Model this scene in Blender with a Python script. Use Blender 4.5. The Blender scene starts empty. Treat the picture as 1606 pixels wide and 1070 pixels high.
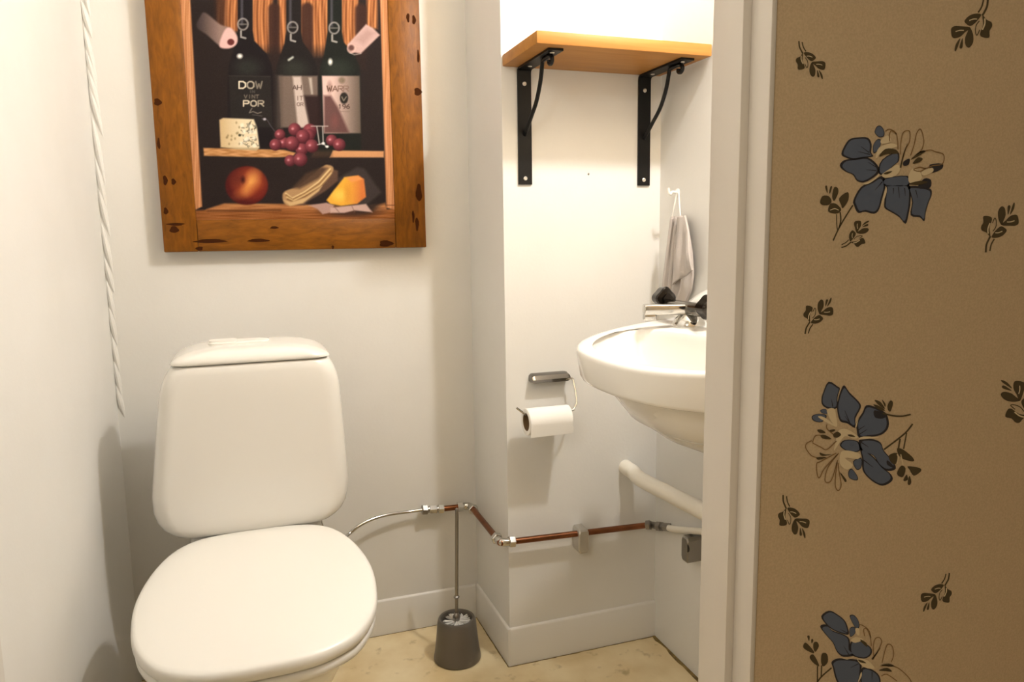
import bpy, bmesh, math, random
import numpy as np
from mathutils import Vector, Matrix
from mathutils.geometry import tessellate_polygon

sc = bpy.context.scene
COL = sc.collection
random.seed(4)
PI = math.pi

# ------------------------------------------------------------------ camera
F_PX = 1169.84
YAW, PITCH, ROLL, CAM_H = .3346, .1418, -.014, 1.0395


def cam_basis():
    f = np.array([math.sin(YAW) * math.cos(PITCH), math.cos(YAW) * math.cos(PITCH), -math.sin(PITCH)])
    r = np.array([math.cos(YAW), -math.sin(YAW), 0.])
    u = np.cross(r, f)
    c, s = math.cos(ROLL), math.sin(ROLL)
    return c * r + s * u, -s * r + c * u, f


CR, CU, CF = cam_basis()
CC = np.array([0, 0, CAM_H])


def P(u, v, ax, val):
    """point of the photograph on a real plane of the room (x, y or z = val)"""
    D = CR * (u - 803) / F_PX + CU * (535 - v) / F_PX + CF
    i = 'xyz'.index(ax)
    return CC + (val - CC[i]) / D[i] * D


def proj(p):
    q = np.asarray(p, float) - CC
    z = q @ CF
    return 803 + F_PX * (q @ CR) / z, 535 - F_PX * (q @ CU) / z


cam_d = bpy.data.cameras.new('camera')
cam = bpy.data.objects.new('camera', cam_d)
COL.objects.link(cam)
M3 = np.stack([CR, CU, -CF], 1)
cam.matrix_world = Matrix([[*M3[0], 0], [*M3[1], 0], [*M3[2], CAM_H], [0, 0, 0, 1]])
cam_d.sensor_width = 36
cam_d.lens = F_PX / 1606 * 36
cam_d.clip_start = .02
sc.camera = cam

# ------------------------------------------------------------------ world, lights, exposure
w = bpy.data.worlds.new('world')
sc.world = w
w.use_nodes = True
w.node_tree.nodes['Background'].inputs[0].default_value = (.9, .85, .75, 1)
w.node_tree.nodes['Background'].inputs[1].default_value = .02
sc.view_settings.view_transform = 'Standard'
sc.view_settings.look = 'None'
sc.view_settings.gamma = 1
sc.view_settings.use_curve_mapping = False
sc.view_settings.exposure = 0.0


def lamp(name, loc, power, rad, colr):
    l = bpy.data.lights.new(name, 'POINT')
    l.energy = power
    l.shadow_soft_size = rad
    l.color = colr
    o = bpy.data.objects.new(name, l)
    o.location = loc
    COL.objects.link(o)
    return o


lamp('toilet_room_lamp', (.85, .90, 1.90), 36, .035, (1, .985, .975))
lamp('hall_fill_light', (-.95, -.55, 1.9), 26, .12, (1, .945, .87))  # unseen fill light, added to brighten the wallpaper and the boxed wall

# ------------------------------------------------------------------ helpers
MATS = {}


def lin(c):
    c = np.asarray(c, float) / 255.
    return np.where(c <= .04045, c / 12.92, ((c + .055) / 1.055) ** 2.4)


def rgba(c):
    return (*[float(x) for x in lin(c)], 1)


def mat(name, rgb, rough=.5, metal=0, noise=None, bump=None, coat=0, spec=.5):
    """rgb in sRGB; noise=(scale, rgb2, stretch, detail); bump=(scale, strength, distance)"""
    m = bpy.data.materials.new(name)
    m.use_nodes = True
    nt = m.node_tree
    b = nt.nodes['Principled BSDF']
    b.inputs['Base Color'].default_value = rgba(rgb)
    b.inputs['Roughness'].default_value = rough
    b.inputs['Metallic'].default_value = metal
    b.inputs['Coat Weight'].default_value = coat
    b.inputs['Specular IOR Level'].default_value = spec
    if noise or bump:
        tc = nt.nodes.new('ShaderNodeTexCoord')
    if noise:
        mp = nt.nodes.new('ShaderNodeMapping')
        mp.inputs['Scale'].default_value = noise[2]
        nt.links.new(tc.outputs['Object'], mp.inputs['Vector'])
        n = nt.nodes.new('ShaderNodeTexNoise')
        n.inputs['Scale'].default_value = noise[0]
        n.inputs['Detail'].default_value = noise[3] if len(noise) > 3 else 4
        n.inputs['Roughness'].default_value = .6
        nt.links.new(mp.outputs[0], n.inputs['Vector'])
        rp = nt.nodes.new('ShaderNodeValToRGB')
        rp.color_ramp.elements[0].position = .33
        rp.color_ramp.elements[1].position = .67
        rp.color_ramp.elements[0].color = rgba(rgb)
        rp.color_ramp.elements[1].color = rgba(noise[1])
        nt.links.new(n.outputs['Fac'], rp.inputs[0])
        nt.links.new(rp.outputs[0], b.inputs['Base Color'])
    if bump:
        n2 = nt.nodes.new('ShaderNodeTexNoise')
        n2.inputs['Scale'].default_value = bump[0]
        n2.inputs['Detail'].default_value = 3
        nt.links.new(tc.outputs['Object'], n2.inputs['Vector'])
        bp = nt.nodes.new('ShaderNodeBump')
        bp.inputs['Strength'].default_value = bump[1]
        bp.inputs['Distance'].default_value = bump[2]
        nt.links.new(n2.outputs['Fac'], bp.inputs['Height'])
        nt.links.new(bp.outputs[0], b.inputs['Normal'])
    MATS[name] = m
    return m


class MB:
    """collects shapes, build() links them as one mesh object"""

    def __init__(s):
        s.v, s.f, s.mi = [], [], []

    def add(s, vs, fs, mi=0):
        o = len(s.v)
        s.v += [tuple(map(float, p)) for p in vs]
        s.f += [tuple(i + o for i in f) for f in fs]
        s.mi += [mi] * len(fs)
        return s

    def box(s, x0, x1, y0, y1, z0, z1, bev=0, seg=2, M=None, mi=0):
        bm = bmesh.new()
        bmesh.ops.create_cube(bm, size=1)
        for v in bm.verts:
            v.co = Vector(((x0 + x1) / 2 + v.co.x * (x1 - x0), (y0 + y1) / 2 + v.co.y * (y1 - y0), (z0 + z1) / 2 + v.co.z * (z1 - z0)))
        if bev:
            bmesh.ops.bevel(bm, geom=bm.edges[:], offset=bev, segments=seg, affect='EDGES', profile=.5)
        if M is not None:
            bm.transform(M)
        bm.verts.index_update()
        s.add([v.co for v in bm.verts], [[v.index for v in f.verts] for f in bm.faces], mi)
        bm.free()
        return s

    def loft(s, secs, cap=True, closed=True, mi=0):
        n = len(secs[0])
        vs = [p for q in secs for p in q]
        fs = []
        for i in range(len(secs) - 1):
            for j in range(n if closed else n - 1):
                k = (j + 1) % n
                fs.append((i * n + j, i * n + k, (i + 1) * n + k, (i + 1) * n + j))
        if cap:
            fs.append(tuple(range(n))[::-1])
            fs.append(tuple((len(secs) - 1) * n + j for j in range(n)))
        return s.add(vs, fs, mi)

    def tube(s, pts, r, n=12, cap=True, mi=0):
        pts = [Vector(p) for p in pts]
        rs = r if hasattr(r, '__len__') else [r] * len(pts)
        secs = []
        up = None
        for i, p in enumerate(pts):
            t = (pts[min(i + 1, len(pts) - 1)] - pts[max(i - 1, 0)]).normalized()
            if up is None:
                up = t.orthogonal().normalized()
            up = (up - t * up.dot(t))
            up = up.normalized() if up.length > 1e-6 else t.orthogonal().normalized()
            b = t.cross(up)
            secs.append([p + (up * math.cos(2 * PI * k / n) + b * math.sin(2 * PI * k / n)) * rs[i] for k in range(n)])
        return s.loft(secs, cap, mi=mi)

    def lathe(s, prof, c, n=40, axis='z', mi=0, cap=True):
        secs = []
        for r, h in prof:
            q = []
            for k in range(n):
                a = 2 * PI * k / n
                d = (r * math.cos(a), r * math.sin(a))
                q.append({'z': (c[0] + d[0], c[1] + d[1], c[2] + h), 'x': (c[0] + h, c[1] + d[0], c[2] + d[1]),
                          'y': (c[0] - d[0], c[1] + h, c[2] + d[1])}[axis])
            secs.append(q)
        return s.loft(secs, cap, mi=mi)

    def poly(s, pts, mi=0):
        tri = tessellate_polygon([[Vector(p) for p in pts]])
        return s.add(pts, [tuple(t) for t in tri], mi)

    def build(s, name, m, parent=None, smooth=True, angle=35, fixn=True):
        me = bpy.data.meshes.new(name)
        base = Vector((0, 0, 0))
        q = parent
        while q is not None:
            base += q.location
            q = q.parent
        me.from_pydata([tuple(Vector(p) - base) for p in s.v], [], s.f)
        ms = m if isinstance(m, (list, tuple)) else [m]
        for x in ms:
            me.materials.append(x)
        me.polygons.foreach_set('material_index', s.mi)
        if fixn:
            bm = bmesh.new()
            bm.from_mesh(me)
            bmesh.ops.recalc_face_normals(bm, faces=bm.faces[:])
            bm.to_mesh(me)
            bm.free()
        if smooth:
            me.polygons.foreach_set('use_smooth', [True] * len(me.polygons))
            me.set_sharp_from_angle(angle=math.radians(angle))
        me.update()
        o = bpy.data.objects.new(name, me)
        COL.objects.link(o)
        if parent is not None:
            o.parent = parent
        return o


def tag(o, label=None, cat=None, group=None, kind=None):
    if label: o['label'] = label
    if cat: o['category'] = cat
    if group: o['group'] = group
    if kind: o['kind'] = kind
    return o


def thing(name, loc, label, cat, group=None):
    o = bpy.data.objects.new(name, None)
    o.empty_display_size = .05
    o.location = loc
    COL.objects.link(o)
    return tag(o, label, cat, group)


def cat(pts, n=6, closed=False):
    """smooth curve through points"""
    pts = [np.asarray(p, float) for p in pts]
    N = len(pts)
    out = []
    for i in range(N if closed else N - 1):
        a, b, c, d = (pts[(i + k) % N] if closed else pts[min(max(i + k, 0), N - 1)] for k in (-1, 0, 1, 2))
        for j in range(n):
            t = j / n
            out.append(.5 * (2 * b + (c - a) * t + (2 * a - 5 * b + 4 * c - d) * t * t + (3 * b - a - 3 * c + d) * t ** 3))
    if not closed:
        out.append(pts[-1])
    return out


def rrect(cx, cy, hx, hy, r, z, n=7):
    r = min(r, hx * .999, hy * .999)
    out = []
    for sx, sy, a0 in ((1, 1, 0), (-1, 1, 90), (-1, -1, 180), (1, -1, 270)):
        for k in range(n):
            a = math.radians(a0 + 90 * k / (n - 1))
            out.append((cx + sx * (hx - r) + r * math.cos(a), cy + sy * (hy - r) + r * math.sin(a), z))
    return out


# ------------------------------------------------------------------ materials
wall_m = mat('white_wall_paint', (229, 227, 222), .55, noise=(3.0, (224, 222, 216), (1, 1, 1)), bump=(140, .12, .002))
hall_m = mat('hall_paint', (200, 190, 170), .7)
trim_m = mat('frame_paint', (212, 205, 195), .38, bump=(60, .06, .002))
board_m = mat('baseboard_paint', (226, 223, 216), .4, bump=(90, .08, .002))
paper_m = mat('wallpaper', (207, 184, 150), .75, noise=(420, (195, 172, 138), (1, 1, 1), 2), bump=(500, .15, .001))
china_m = mat('white_porcelain', (238, 235, 228), .16, coat=.3)
plastic_m = mat('white_plastic', (238, 235, 227), .3)
chrome_m = mat('chrome', (205, 203, 198), .12, 1)
tapc_m = mat('chrome_dim_reflection', (120, 116, 110), .15, 1)  # chrome darkened: the dim surroundings it mirrors are put into its colour
tapd_m = mat('chrome_dark_reflection', (58, 54, 50), .2, 1)  # tap handles: reflection of the dark hall painted into the metal colour
clip_m = mat('brushed_chrome', (200, 196, 188), .3, .9)
steel_m = mat('grey_metal', (150, 146, 140), .35, 1)
copper_m = mat('copper', (156, 100, 70), .34, 1, noise=(14, (120, 78, 52), (1, 1, 1)))
black_m = mat('black_iron', (9, 8, 8), .42, spec=.3)
screw_m = mat('zinc_screw', (210, 205, 195), .3, .7)
holder_m = mat('grey_brush_holder', (104, 98, 90), .32, .35)
bristle_m = mat('white_bristle', (215, 212, 205), .7)
towel_m = mat('grey_towel', (196, 188, 182), .95, bump=(700, .6, .002), spec=.1)
tissue_m = mat('white_tissue', (240, 237, 230), .9, bump=(160, .15, .001), spec=.1)
card_m = mat('cardboard', (120, 95, 62), .9)
waste_m = mat('white_pvc', (228, 222, 208), .4)
dark_m = mat('dark_spot', (60, 45, 30), .9)


def wood_mat(name, c1, c2, c3, axis, scale=1.0, rough=.45, fine=.45):
    m = mat(name, c1, rough, spec=.2)
    nt = m.node_tree
    b = nt.nodes['Principled BSDF']
    tc = nt.nodes.new('ShaderNodeTexCoord')
    mp = nt.nodes.new('ShaderNodeMapping')
    s = [26 * scale] * 3
    s['xyz'.index(axis)] = (2.2 if scale < 1 else 6.0) * scale
    mp.inputs['Scale'].default_value = s
    nt.links.new(tc.outputs['Object'], mp.inputs['Vector'])
    n = nt.nodes.new('ShaderNodeTexNoise')
    n.inputs['Scale'].default_value = 2.0
    n.inputs['Detail'].default_value = 6
    n.inputs['Roughness'].default_value = .62
    n.inputs['Distortion'].default_value = .6
    nt.links.new(mp.outputs[0], n.inputs['Vector'])
    rp = nt.nodes.new('ShaderNodeValToRGB')
    e = rp.color_ramp.elements
    e[0].position, e[1].position = .3, .72
    e[0].color, e[1].color = rgba(c1), rgba(c3)
    k = e.new(.5)
    k.color = rgba(c2)
    nt.links.new(n.outputs['Fac'], rp.inputs[0])
    nt.links.new(rp.outputs[0], b.inputs['Base Color'])
    bp = nt.nodes.new('ShaderNodeBump')
    bp.inputs['Strength'].default_value = .25
    bp.inputs['Distance'].default_value = .002
    nt.links.new(n.outputs['Fac'], bp.inputs['Height'])
    nt.links.new(bp.outputs[0], b.inputs['Normal'])
    return m


shelf_m = wood_mat('oiled_pine', (160, 110, 54), (173, 121, 61), (184, 132, 70), 'x', .7)
frame_v_m = wood_mat('rustic_wood_upright', (98, 58, 9), (118, 70, 12), (136, 84, 18), 'z', 1.8)
frame_h_m = wood_mat('rustic_wood_flat', (98, 58, 9), (118, 70, 12), (136, 84, 18), 'x', 1.8)


def floor_mat():
    m = mat('beige_vinyl', (214, 190, 140), .4)
    nt = m.node_tree
    b = nt.nodes['Principled BSDF']
    tc = nt.nodes.new('ShaderNodeTexCoord')

    def noise(sc_, det=4):
        n = nt.nodes.new('ShaderNodeTexNoise')
        n.inputs['Scale'].default_value = sc_
        n.inputs['Detail'].default_value = det
        nt.links.new(tc.outputs['Object'], n.inputs['Vector'])
        return n
    n1 = noise(9, 6)
    r1 = nt.nodes.new('ShaderNodeValToRGB')
    r1.color_ramp.elements[0].position, r1.color_ramp.elements[1].position = .32, .66
    r1.color_ramp.elements[0].color, r1.color_ramp.elements[1].color = rgba((218, 194, 146)), rgba((238, 221, 182))
    nt.links.new(n1.outputs['Fac'], r1.inputs[0])
    n2 = noise(26, 5)
    r2 = nt.nodes.new('ShaderNodeValToRGB')
    r2.color_ramp.elements[0].position, r2.color_ramp.elements[1].position = .60, .74
    nt.links.new(n2.outputs['Fac'], r2.inputs[0])
    mx = nt.nodes.new('ShaderNodeMix')
    mx.data_type = 'RGBA'
    mx.inputs['B'].default_value = rgba((150, 122, 66))
    ml = nt.nodes.new('ShaderNodeMath')
    ml.operation = 'MULTIPLY'
    ml.inputs[1].default_value = .6
    nt.links.new(r2.outputs[0], ml.inputs[0])
    nt.links.new(ml.outputs[0], mx.inputs['Factor'])
    nt.links.new(r1.outputs[0], mx.inputs['A'])
    nt.links.new(mx.outputs['Result'], b.inputs['Base Color'])
    return m


floor_m = floor_mat()
stain_m = mat('yellowed_sealant', (150, 126, 66), .6, noise=(60, (96, 74, 34), (1, 1, 1)))

# ------------------------------------------------------------------ room shell
XL, XO, XOB, XI, YA, YB, ZC = -.303, .5403, .535, .937, 1.6, 1.8536, 2.35
YW, YJ, XJ = .6177, .70, .4855          # hall face and room face of the front wall, right side of the doorway


def struct(name, mb, m, parent=None, **k):
    o = mb.build(name, m, parent, **k)
    if parent is None:
        o['kind'] = 'structure'
    return o


fl = struct('floor', MB().box(-1.7, 2.1, -1.1, YB + .1, -.1, 0), floor_m)
struct('ceiling', MB().box(-1.7, 2.1, -1.1, YB + .1, ZC, ZC + .1), wall_m)
struct('wall_left', MB().box(XL - .1, XL, YJ, YB, 0, ZC), wall_m)
struct('wall_back', MB().box(XL - .1, XI + .1, YB, YB + .1, 0, ZC), wall_m)
# boxed-out wall that carries shelf and roll; its left side runs back to the rear wall
nm = MB()
nm.loft([[(XO, YA, z), (XI + .1, YA, z), (XI + .1, YB, z), (XOB, YB, z)] for z in (0, ZC)])
struct('wall_boxed', nm, wall_m, smooth=False)
struct('wall_right', MB().box(XI, XI + .1, YJ, YA, 0, ZC), wall_m)
front = MB().box(XJ, 2.1, YW + .002, YJ, 0, ZC)
front.box(-1.7, -.235, YW + .002, YJ, 0, ZC)
front.box(-.235, XJ, YW + .002, YJ, 2.07, ZC)
front = struct('wall_front', front, paper_m, smooth=False)
struct('wall_hall_left', MB().box(-1.8, -1.7, -1.1, YJ, 0, ZC), hall_m)
struct('wall_hall_right', MB().box(2.1, 2.2, -1.1, YJ, 0, ZC), hall_m)
struct('wall_hall_rear', MB().box(-1.7, 2.1, -1.2, -1.1, 0, ZC), hall_m)

# door frame: rebated posts and head
dr = thing('door_1', (.16, YW, 0), None, None)
dr['kind'] = 'structure'
for s_, x_in, x_out in ((1, .4700, XJ), (-1, -.2180, -.235)):
    pb = MB()
    a, b_ = sorted((x_in, x_out))
    pb.box(a, b_, .649, YJ, 0, 2.06, .001)
    a, b_ = sorted((x_in + s_ * .0095, x_out))
    pb.box(a, b_, YW, .649, 0, 2.06, .001)
    pb.build('frame_post', trim_m, dr)
hb = MB().box(-.218, .470, .649, YJ, 2.045, 2.068, .001)
hb.box(-.2275, .4795, YW, .649, 2.055, 2.068, .001)
hb.build('frame_head', trim_m, dr)

# baseboards
ZB, TB = .097, .006


def baseboard(name, a, b, nrm):
    a, b, nrm = Vector(a), Vector(b), Vector(nrm)
    prof = [(0, 0), (TB, 0), (TB, ZB - .006), (TB * .6, ZB - .0015), (0, ZB)]
    secs = [[p + nrm * t + Vector((0, 0, z)) for t, z in prof] for p in (a, b)]
    struct(name, MB().loft(secs), board_m, angle=60)


baseboard('baseboard_back', (XL, YB, 0), (XOB - TB, YB, 0), (0, -1, 0))
baseboard('baseboard_boxed_side', (XOB, YB, 0), (XO, YA - TB, 0), (-1, 0, 0))
baseboard('baseboard_boxed_front', (XO, YA, 0), (XI, YA, 0), (0, -1, 0))

# yellowed sealant lines and stains where the floor meets the boards
sm = MB()


def sealant(a, b, nrm, wmin, wmax, n, seed):
    rnd = random.Random(seed)
    a, b, nrm = Vector(a), Vector(b), Vector(nrm)
    q = []
    wv = wmin
    for i in range(n + 1):
        wv += (rnd.uniform(wmin, wmax) - wv) * .5
        p = a.lerp(b, i / n)
        q.append((p + Vector((0, 0, .0003)), p + nrm * wv * .5 + Vector((0, 0, .0012)), p + nrm * wv + Vector((0, 0, .0003))))
    sm.loft([list(x) for x in q], cap=False, closed=False)


sealant((XO - .008, YA - TB, 0), (XI, YA - TB, 0), (0, -1, 0), .001, .006, 40, 1)
sealant((XI, YA - TB, 0), (XI, .75, 0), (-1, 0, 0), .002, .016, 40, 2)
sealant((XOB - TB, YB, 0), (XO - TB, YA - TB, 0), (-1, 0, 0), .001, .004, 26, 3)
sealant((XL, YB - TB, 0), (XOB, YB - TB, 0), (0, -1, 0), .001, .003, 30, 5)
struct('trim_1', sm, stain_m)

# pleated crease of the wall covering in the left corner
cm = MB()
rnd = random.Random(7)
zz = 1.66
for v0, v1, du in ((-120, -40, 12), (-70, 30, 14), (0, 62, 14), (38, 132, 16), (70, 145, 14), (100, 182, 16), (128, 218, 18), (180, 296, 14), (248, 330, 12), (290, 375, 14), (350, 432, 13), (405, 462, 12), (440, 505, 9),
                   (480, 545, 9), (525, 590, 9), (565, 625, 9), (605, 658, 11)):
    u0 = 128 + v0 * .0905 - 6
    u1 = 128 + v1 * .0905 + du * .85
    pa, pb_ = Vector(P(u0 + 1, v0, 'y', YB - .004)), Vector(P(u1, v1, 'y', YB - .003))
    pa.x = max(pa.x, XL + .002)
    pts, rr_ = [], []
    for k in range(9):
        t = k / 8
        pts.append(pa.lerp(pb_, t) + Vector((-.001, .0045, 0)))
        rr_.append(.0010 + .0062 * math.sin(PI * min(1, t * 1.02)) ** .8 * (1 - .25 * t))
    cm.tube(pts, rr_, 8)
struct('trim_2', cm, wall_m)

# ------------------------------------------------------------------ wallpaper flowers (flat print on the hall wall)
blue_m = mat('print_blue', (92, 102, 122), .8)
ink_m = mat('print_ink', (44, 42, 48), .8)
olive_m = mat('print_olive', (76, 64, 38), .8)
brown_m = mat('print_brown_line', (138, 106, 66), .8)
cream_m = mat('print_cream', (226, 208, 172), .8)
PRINT = [blue_m, ink_m, olive_m, brown_m, cream_m]
PLANE = YW + .002


class Flat:
    def __init__(s, fn):
        s.mb, s.fn, s.lay = MB(), fn, 0

    def to3(s, pts, lay):
        return [P(*s.fn(x, y), 'y', PLANE - .00025 - .00012 * lay) for x, y in pts]

    def fill(s, pts, mi, lay, smooth=True):
        if smooth:
            pts = cat(pts, 3, True)
        s.mb.poly(s.to3(pts, lay), mi)

    def petal(s, pts, mi=0, lay=1, k=.87):
        q = cat(pts, 3, True)
        s.mb.poly(s.to3(q, lay), 1)
        c = np.mean(q, 0)
        s.mb.poly(s.to3([c + (p - c) * k for p in q], lay + .5), mi)

    def line(s, pts, wd, mi, lay, taper=False):
        q = cat(pts, 5)
        L, R_ = [], []
        for i, p in enumerate(q):
            t = q[min(i + 1, len(q) - 1)] - q[max(i - 1, 0)]
            t = t / (np.linalg.norm(t) + 1e-9)
            n = np.array([-t[1], t[0]])
            h = wd / 2 * ((1 - .75 * i / (len(q) - 1)) if taper else 1)
            L.append(p + n * h)
            R_.append(p - n * h)
        a, b = s.to3(L, lay), s.to3(R_, lay)
        s.mb.add(a + b, [(i, i + 1, len(a) + i + 1, len(a) + i) for i in range(len(a) - 1)], mi)

    def build(s, name):
        o = s.mb.build(name, PRINT, front, smooth=False, fixn=False)
        return o


def crop(sx, ox, oy):
    return lambda x, y: (ox + x / sx, oy + y / sx)


def leaf(f, pts, lay=3):
    f.fill(pts, 2, lay)


# upper flower
f = Flat(crop(6.295, 1290, 190))
for p in ([(185, 325), (225, 230), (275, 175), (360, 160), (450, 165), (485, 230), (480, 310), (500, 350), (400, 365), (300, 380), (230, 360)],
          [(170, 440), (215, 385), (330, 370), (450, 360), (540, 430), (560, 500), (500, 560), (410, 605), (340, 590), (300, 530), (220, 495)],
          [(305, 780), (380, 650), (500, 590), (590, 540), (625, 620), (590, 760), (560, 870), (510, 915), (420, 895), (350, 905), (315, 840)],
          [(860, 640), (1050, 660), (1080, 720), (1050, 800), (1020, 900), (1005, 990), (960, 950), (870, 930), (885, 800), (860, 700)],
          [(610, 800), (630, 640), (640, 620), (850, 620), (870, 780), (850, 920), (820, 1015), (760, 950), (680, 900), (615, 860)],
          [(515, 100), (540, 50), (580, 50), (610, 100), (605, 150), (560, 160), (525, 130)],
          [(500, 240), (540, 180), (580, 190), (560, 270), (505, 320)],
          [(550, 500), (590, 380), (740, 300), (755, 390), (700, 440), (600, 530)],
          [(605, 570), (840, 540), (850, 640), (620, 640)]):
    f.petal(p)
for p in ([(1060, 430), (1180, 420), (1180, 470), (1090, 510), (1060, 490)], [(940, 660), (1000, 570), (1070, 580), (1060, 660)], [(800, 400), (860, 370), (850, 430), (800, 440)]):
    f.fill(p, 1, 2)
for p in ([(575, 190), (640, 140), (680, 200), (590, 225)], [(525, 350), (560, 260), (680, 220), (740, 250), (620, 290), (560, 330), (540, 365)],
          [(585, 530), (650, 480), (740, 430), (770, 470), (720, 540), (620, 560)], [(850, 540), (890, 470), (960, 500), (980, 560), (940, 600), (860, 610)],
          [(980, 500), (1080, 460), (1090, 500), (1000, 540)], [(390, 620), (480, 590), (560, 520), (540, 560), (450, 620)], [(628, 650), (634, 700), (600, 800), (580, 840), (600, 740)]):
    f.fill(p, 4, 3)
leaf(f, [(560, 350), (620, 275), (720, 280), (745, 320), (640, 325)], 4)
leaf(f, [(870, 380), (960, 300), (1020, 295), (950, 345)], 4)
leaf(f, [(890, 420), (940, 360), (990, 370), (960, 405)], 4)
leaf(f, [(850, 620), (960, 590), (1040, 600), (960, 630)], 4)
leaf(f, [(600, 520), (640, 500), (690, 495), (640, 525)], 5)
for p in ([(620, 100), (660, 80), (720, 110), (740, 180), (745, 280)], [(665, 200), (660, 140), (680, 95), (730, 125)], [(770, 330), (775, 200), (800, 110), (860, 100), (860, 200), (820, 280), (790, 380)],
          [(870, 340), (905, 230), (930, 120), (970, 80), (1000, 190), (980, 280), (930, 330)], [(960, 310), (1060, 285), (1110, 300), (1195, 330), (1185, 420), (1090, 440), (1020, 465), (960, 455), (900, 480), (960, 495), (1020, 465)]):
    f.line(p, 9, 3, 4)
f.line([(770, 460), (800, 330), (840, 220)], 16, 2, 4, True)
for a, b in (((460, 310), (380, 250)), ((470, 330), (350, 300)), ((540, 460), (450, 405)), ((530, 490), (430, 480)), ((590, 600), (520, 680)), ((750, 650), (760, 760)), ((700, 660), (700, 720)), ((810, 660), (820, 740)), ((920, 680), (940, 760))):
    f.line([a, b], 10, 1, 3, True)
f.line([(300, 830), (230, 940), (160, 1060), (105, 1180)], 14, 2, 0)
f.line([(175, 900), (180, 980), (165, 1050)], 14, 2, 0)
f.line([(140, 920), (140, 1000), (145, 1070)], 10, 2, 0)
for p in ([(55, 880), (75, 820), (130, 815), (185, 870), (150, 910), (80, 905)], [(165, 760), (250, 700), (255, 780), (200, 860), (185, 830)], [(0, 740), (60, 740), (90, 790), (60, 825), (0, 828), (-25, 800)],
          [(95, 740), (115, 655), (150, 660), (155, 710), (115, 790)], [(25, 650), (45, 640), (50, 715)], [(65, 700), (80, 645), (95, 650), (75, 715)]):
    leaf(f, p)
f.line([(75, 880), (120, 865), (160, 880)], 7, 4, 5)
f.build('printed_flower')

# middle flower
f = Flat(crop(5.35, 1250, 580))
for p in ([(205, 250), (220, 190), (265, 100), (340, 140), (360, 160), (340, 230), (335, 320), (270, 330), (215, 300)],
          [(345, 250), (365, 180), (395, 130), (440, 190), (520, 270), (535, 320), (490, 410), (490, 490), (420, 450), (360, 430), (335, 320)],
          [(500, 440), (550, 360), (580, 300), (650, 310), (740, 360), (770, 430), (760, 500), (700, 550), (600, 565), (520, 570), (500, 500)],
          [(520, 590), (620, 580), (700, 610), (730, 680), (800, 760), (830, 830), (760, 850), (690, 800), (640, 720), (540, 680)],
          [(530, 650), (640, 730), (720, 820), (790, 880), (800, 930), (740, 970), (680, 965), (600, 910), (550, 840), (545, 740)],
          [(360, 640), (400, 590), (510, 600), (530, 680), (440, 690)], [(125, 390), (180, 370), (250, 385), (210, 440), (140, 430)], [(430, 860), (460, 830), (510, 900), (500, 930), (440, 910)],
          [(470, 770), (540, 740), (540, 820), (500, 840)], [(195, 340), (240, 330), (260, 370), (210, 365)]):
    f.petal(p)
for p in ([(650, 340), (750, 375), (720, 410), (655, 400)], [(760, 760), (830, 830), (760, 800)]):
    f.fill(p, 1, 3)
for p in ([(250, 340), (310, 325), (330, 400), (335, 480), (285, 430)], [(175, 395), (230, 400), (330, 480), (260, 450)], [(350, 510), (420, 500), (510, 560), (480, 580), (400, 560), (340, 640), (310, 680), (320, 620)],
          [(370, 690), (440, 680), (530, 710), (510, 750), (400, 740), (470, 800), (420, 840), (360, 790)], [(490, 470), (540, 360), (560, 320), (520, 400), (500, 480)], [(515, 585), (560, 560), (690, 570), (600, 580)]):
    f.fill(p, 4, 3)
for p in ([(170, 505), (210, 505), (240, 530), (190, 530)], [(200, 550), (240, 550), (290, 582), (215, 578)], [(190, 695), (240, 712), (300, 710), (210, 724)], [(165, 735), (250, 735), (180, 757)], [(360, 860), (415, 925), (400, 940)],
          [(305, 540), (340, 520), (370, 545), (340, 570), (310, 565)], [(425, 545), (460, 545), (490, 565), (440, 560)], [(270, 510), (310, 500), (320, 510), (290, 525)]):
    leaf(f, p, 5)
for p in ([(130, 610), (150, 560), (190, 550), (240, 570)], [(130, 615), (200, 650), (250, 670), (330, 600)], [(125, 595), (80, 620), (75, 660), (120, 720), (170, 740)], [(330, 700), (200, 770), (165, 790), (170, 880), (190, 905), (230, 830), (340, 710)],
          [(350, 700), (260, 820), (235, 930), (270, 945), (300, 900), (340, 760)], [(335, 780), (320, 960), (345, 1015), (370, 970), (352, 850), (345, 780)], [(250, 460), (255, 500), (330, 560)]):
    f.line(p, 8, 3, 4)
for a, b in (((470, 480), (400, 390)), ((440, 440), (400, 340)), ((520, 545), (590, 500)), ((510, 510), (570, 470)), ((540, 610), (600, 650)), ((300, 310), (290, 250)), ((560, 760), (640, 820))):
    f.line([a, b], 9, 1, 3, True)
f.line([(720, 365), (800, 385), (880, 390), (955, 375)], 13, 2, 4)
for p in ([(650, 255), (700, 270), (740, 330), (690, 300)], [(640, 290), (700, 310), (740, 345), (680, 330)], [(712, 250), (742, 285), (738, 312)], [(760, 300), (785, 258), (806, 280), (785, 350), (762, 335)]):
    leaf(f, p, 4)
f.line([(730, 670), (850, 580), (920, 520), (970, 455)], 14, 2, 0)
f.line([(865, 580), (850, 670)], 14, 2, 0)
f.line([(920, 530), (895, 665)], 11, 2, 0)
for p in ([(840, 660), (890, 670), (970, 735), (975, 770), (890, 750), (850, 710)], [(840, 860), (875, 805), (912, 830), (890, 900), (850, 890)], [(930, 810), (1030, 825), (1038, 855), (980, 890), (945, 840)], [(893, 925), (920, 880), (930, 920), (905, 935)],
          [(928, 955), (943, 890), (960, 940), (945, 968)], [(770, 720), (840, 700), (830, 790), (790, 780)]):
    leaf(f, p, 2)
f.line([(840, 710), (850, 740), (840, 790)], 8, 4, 5)
f.line([(870, 710), (890, 800)], 8, 4, 5)
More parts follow.
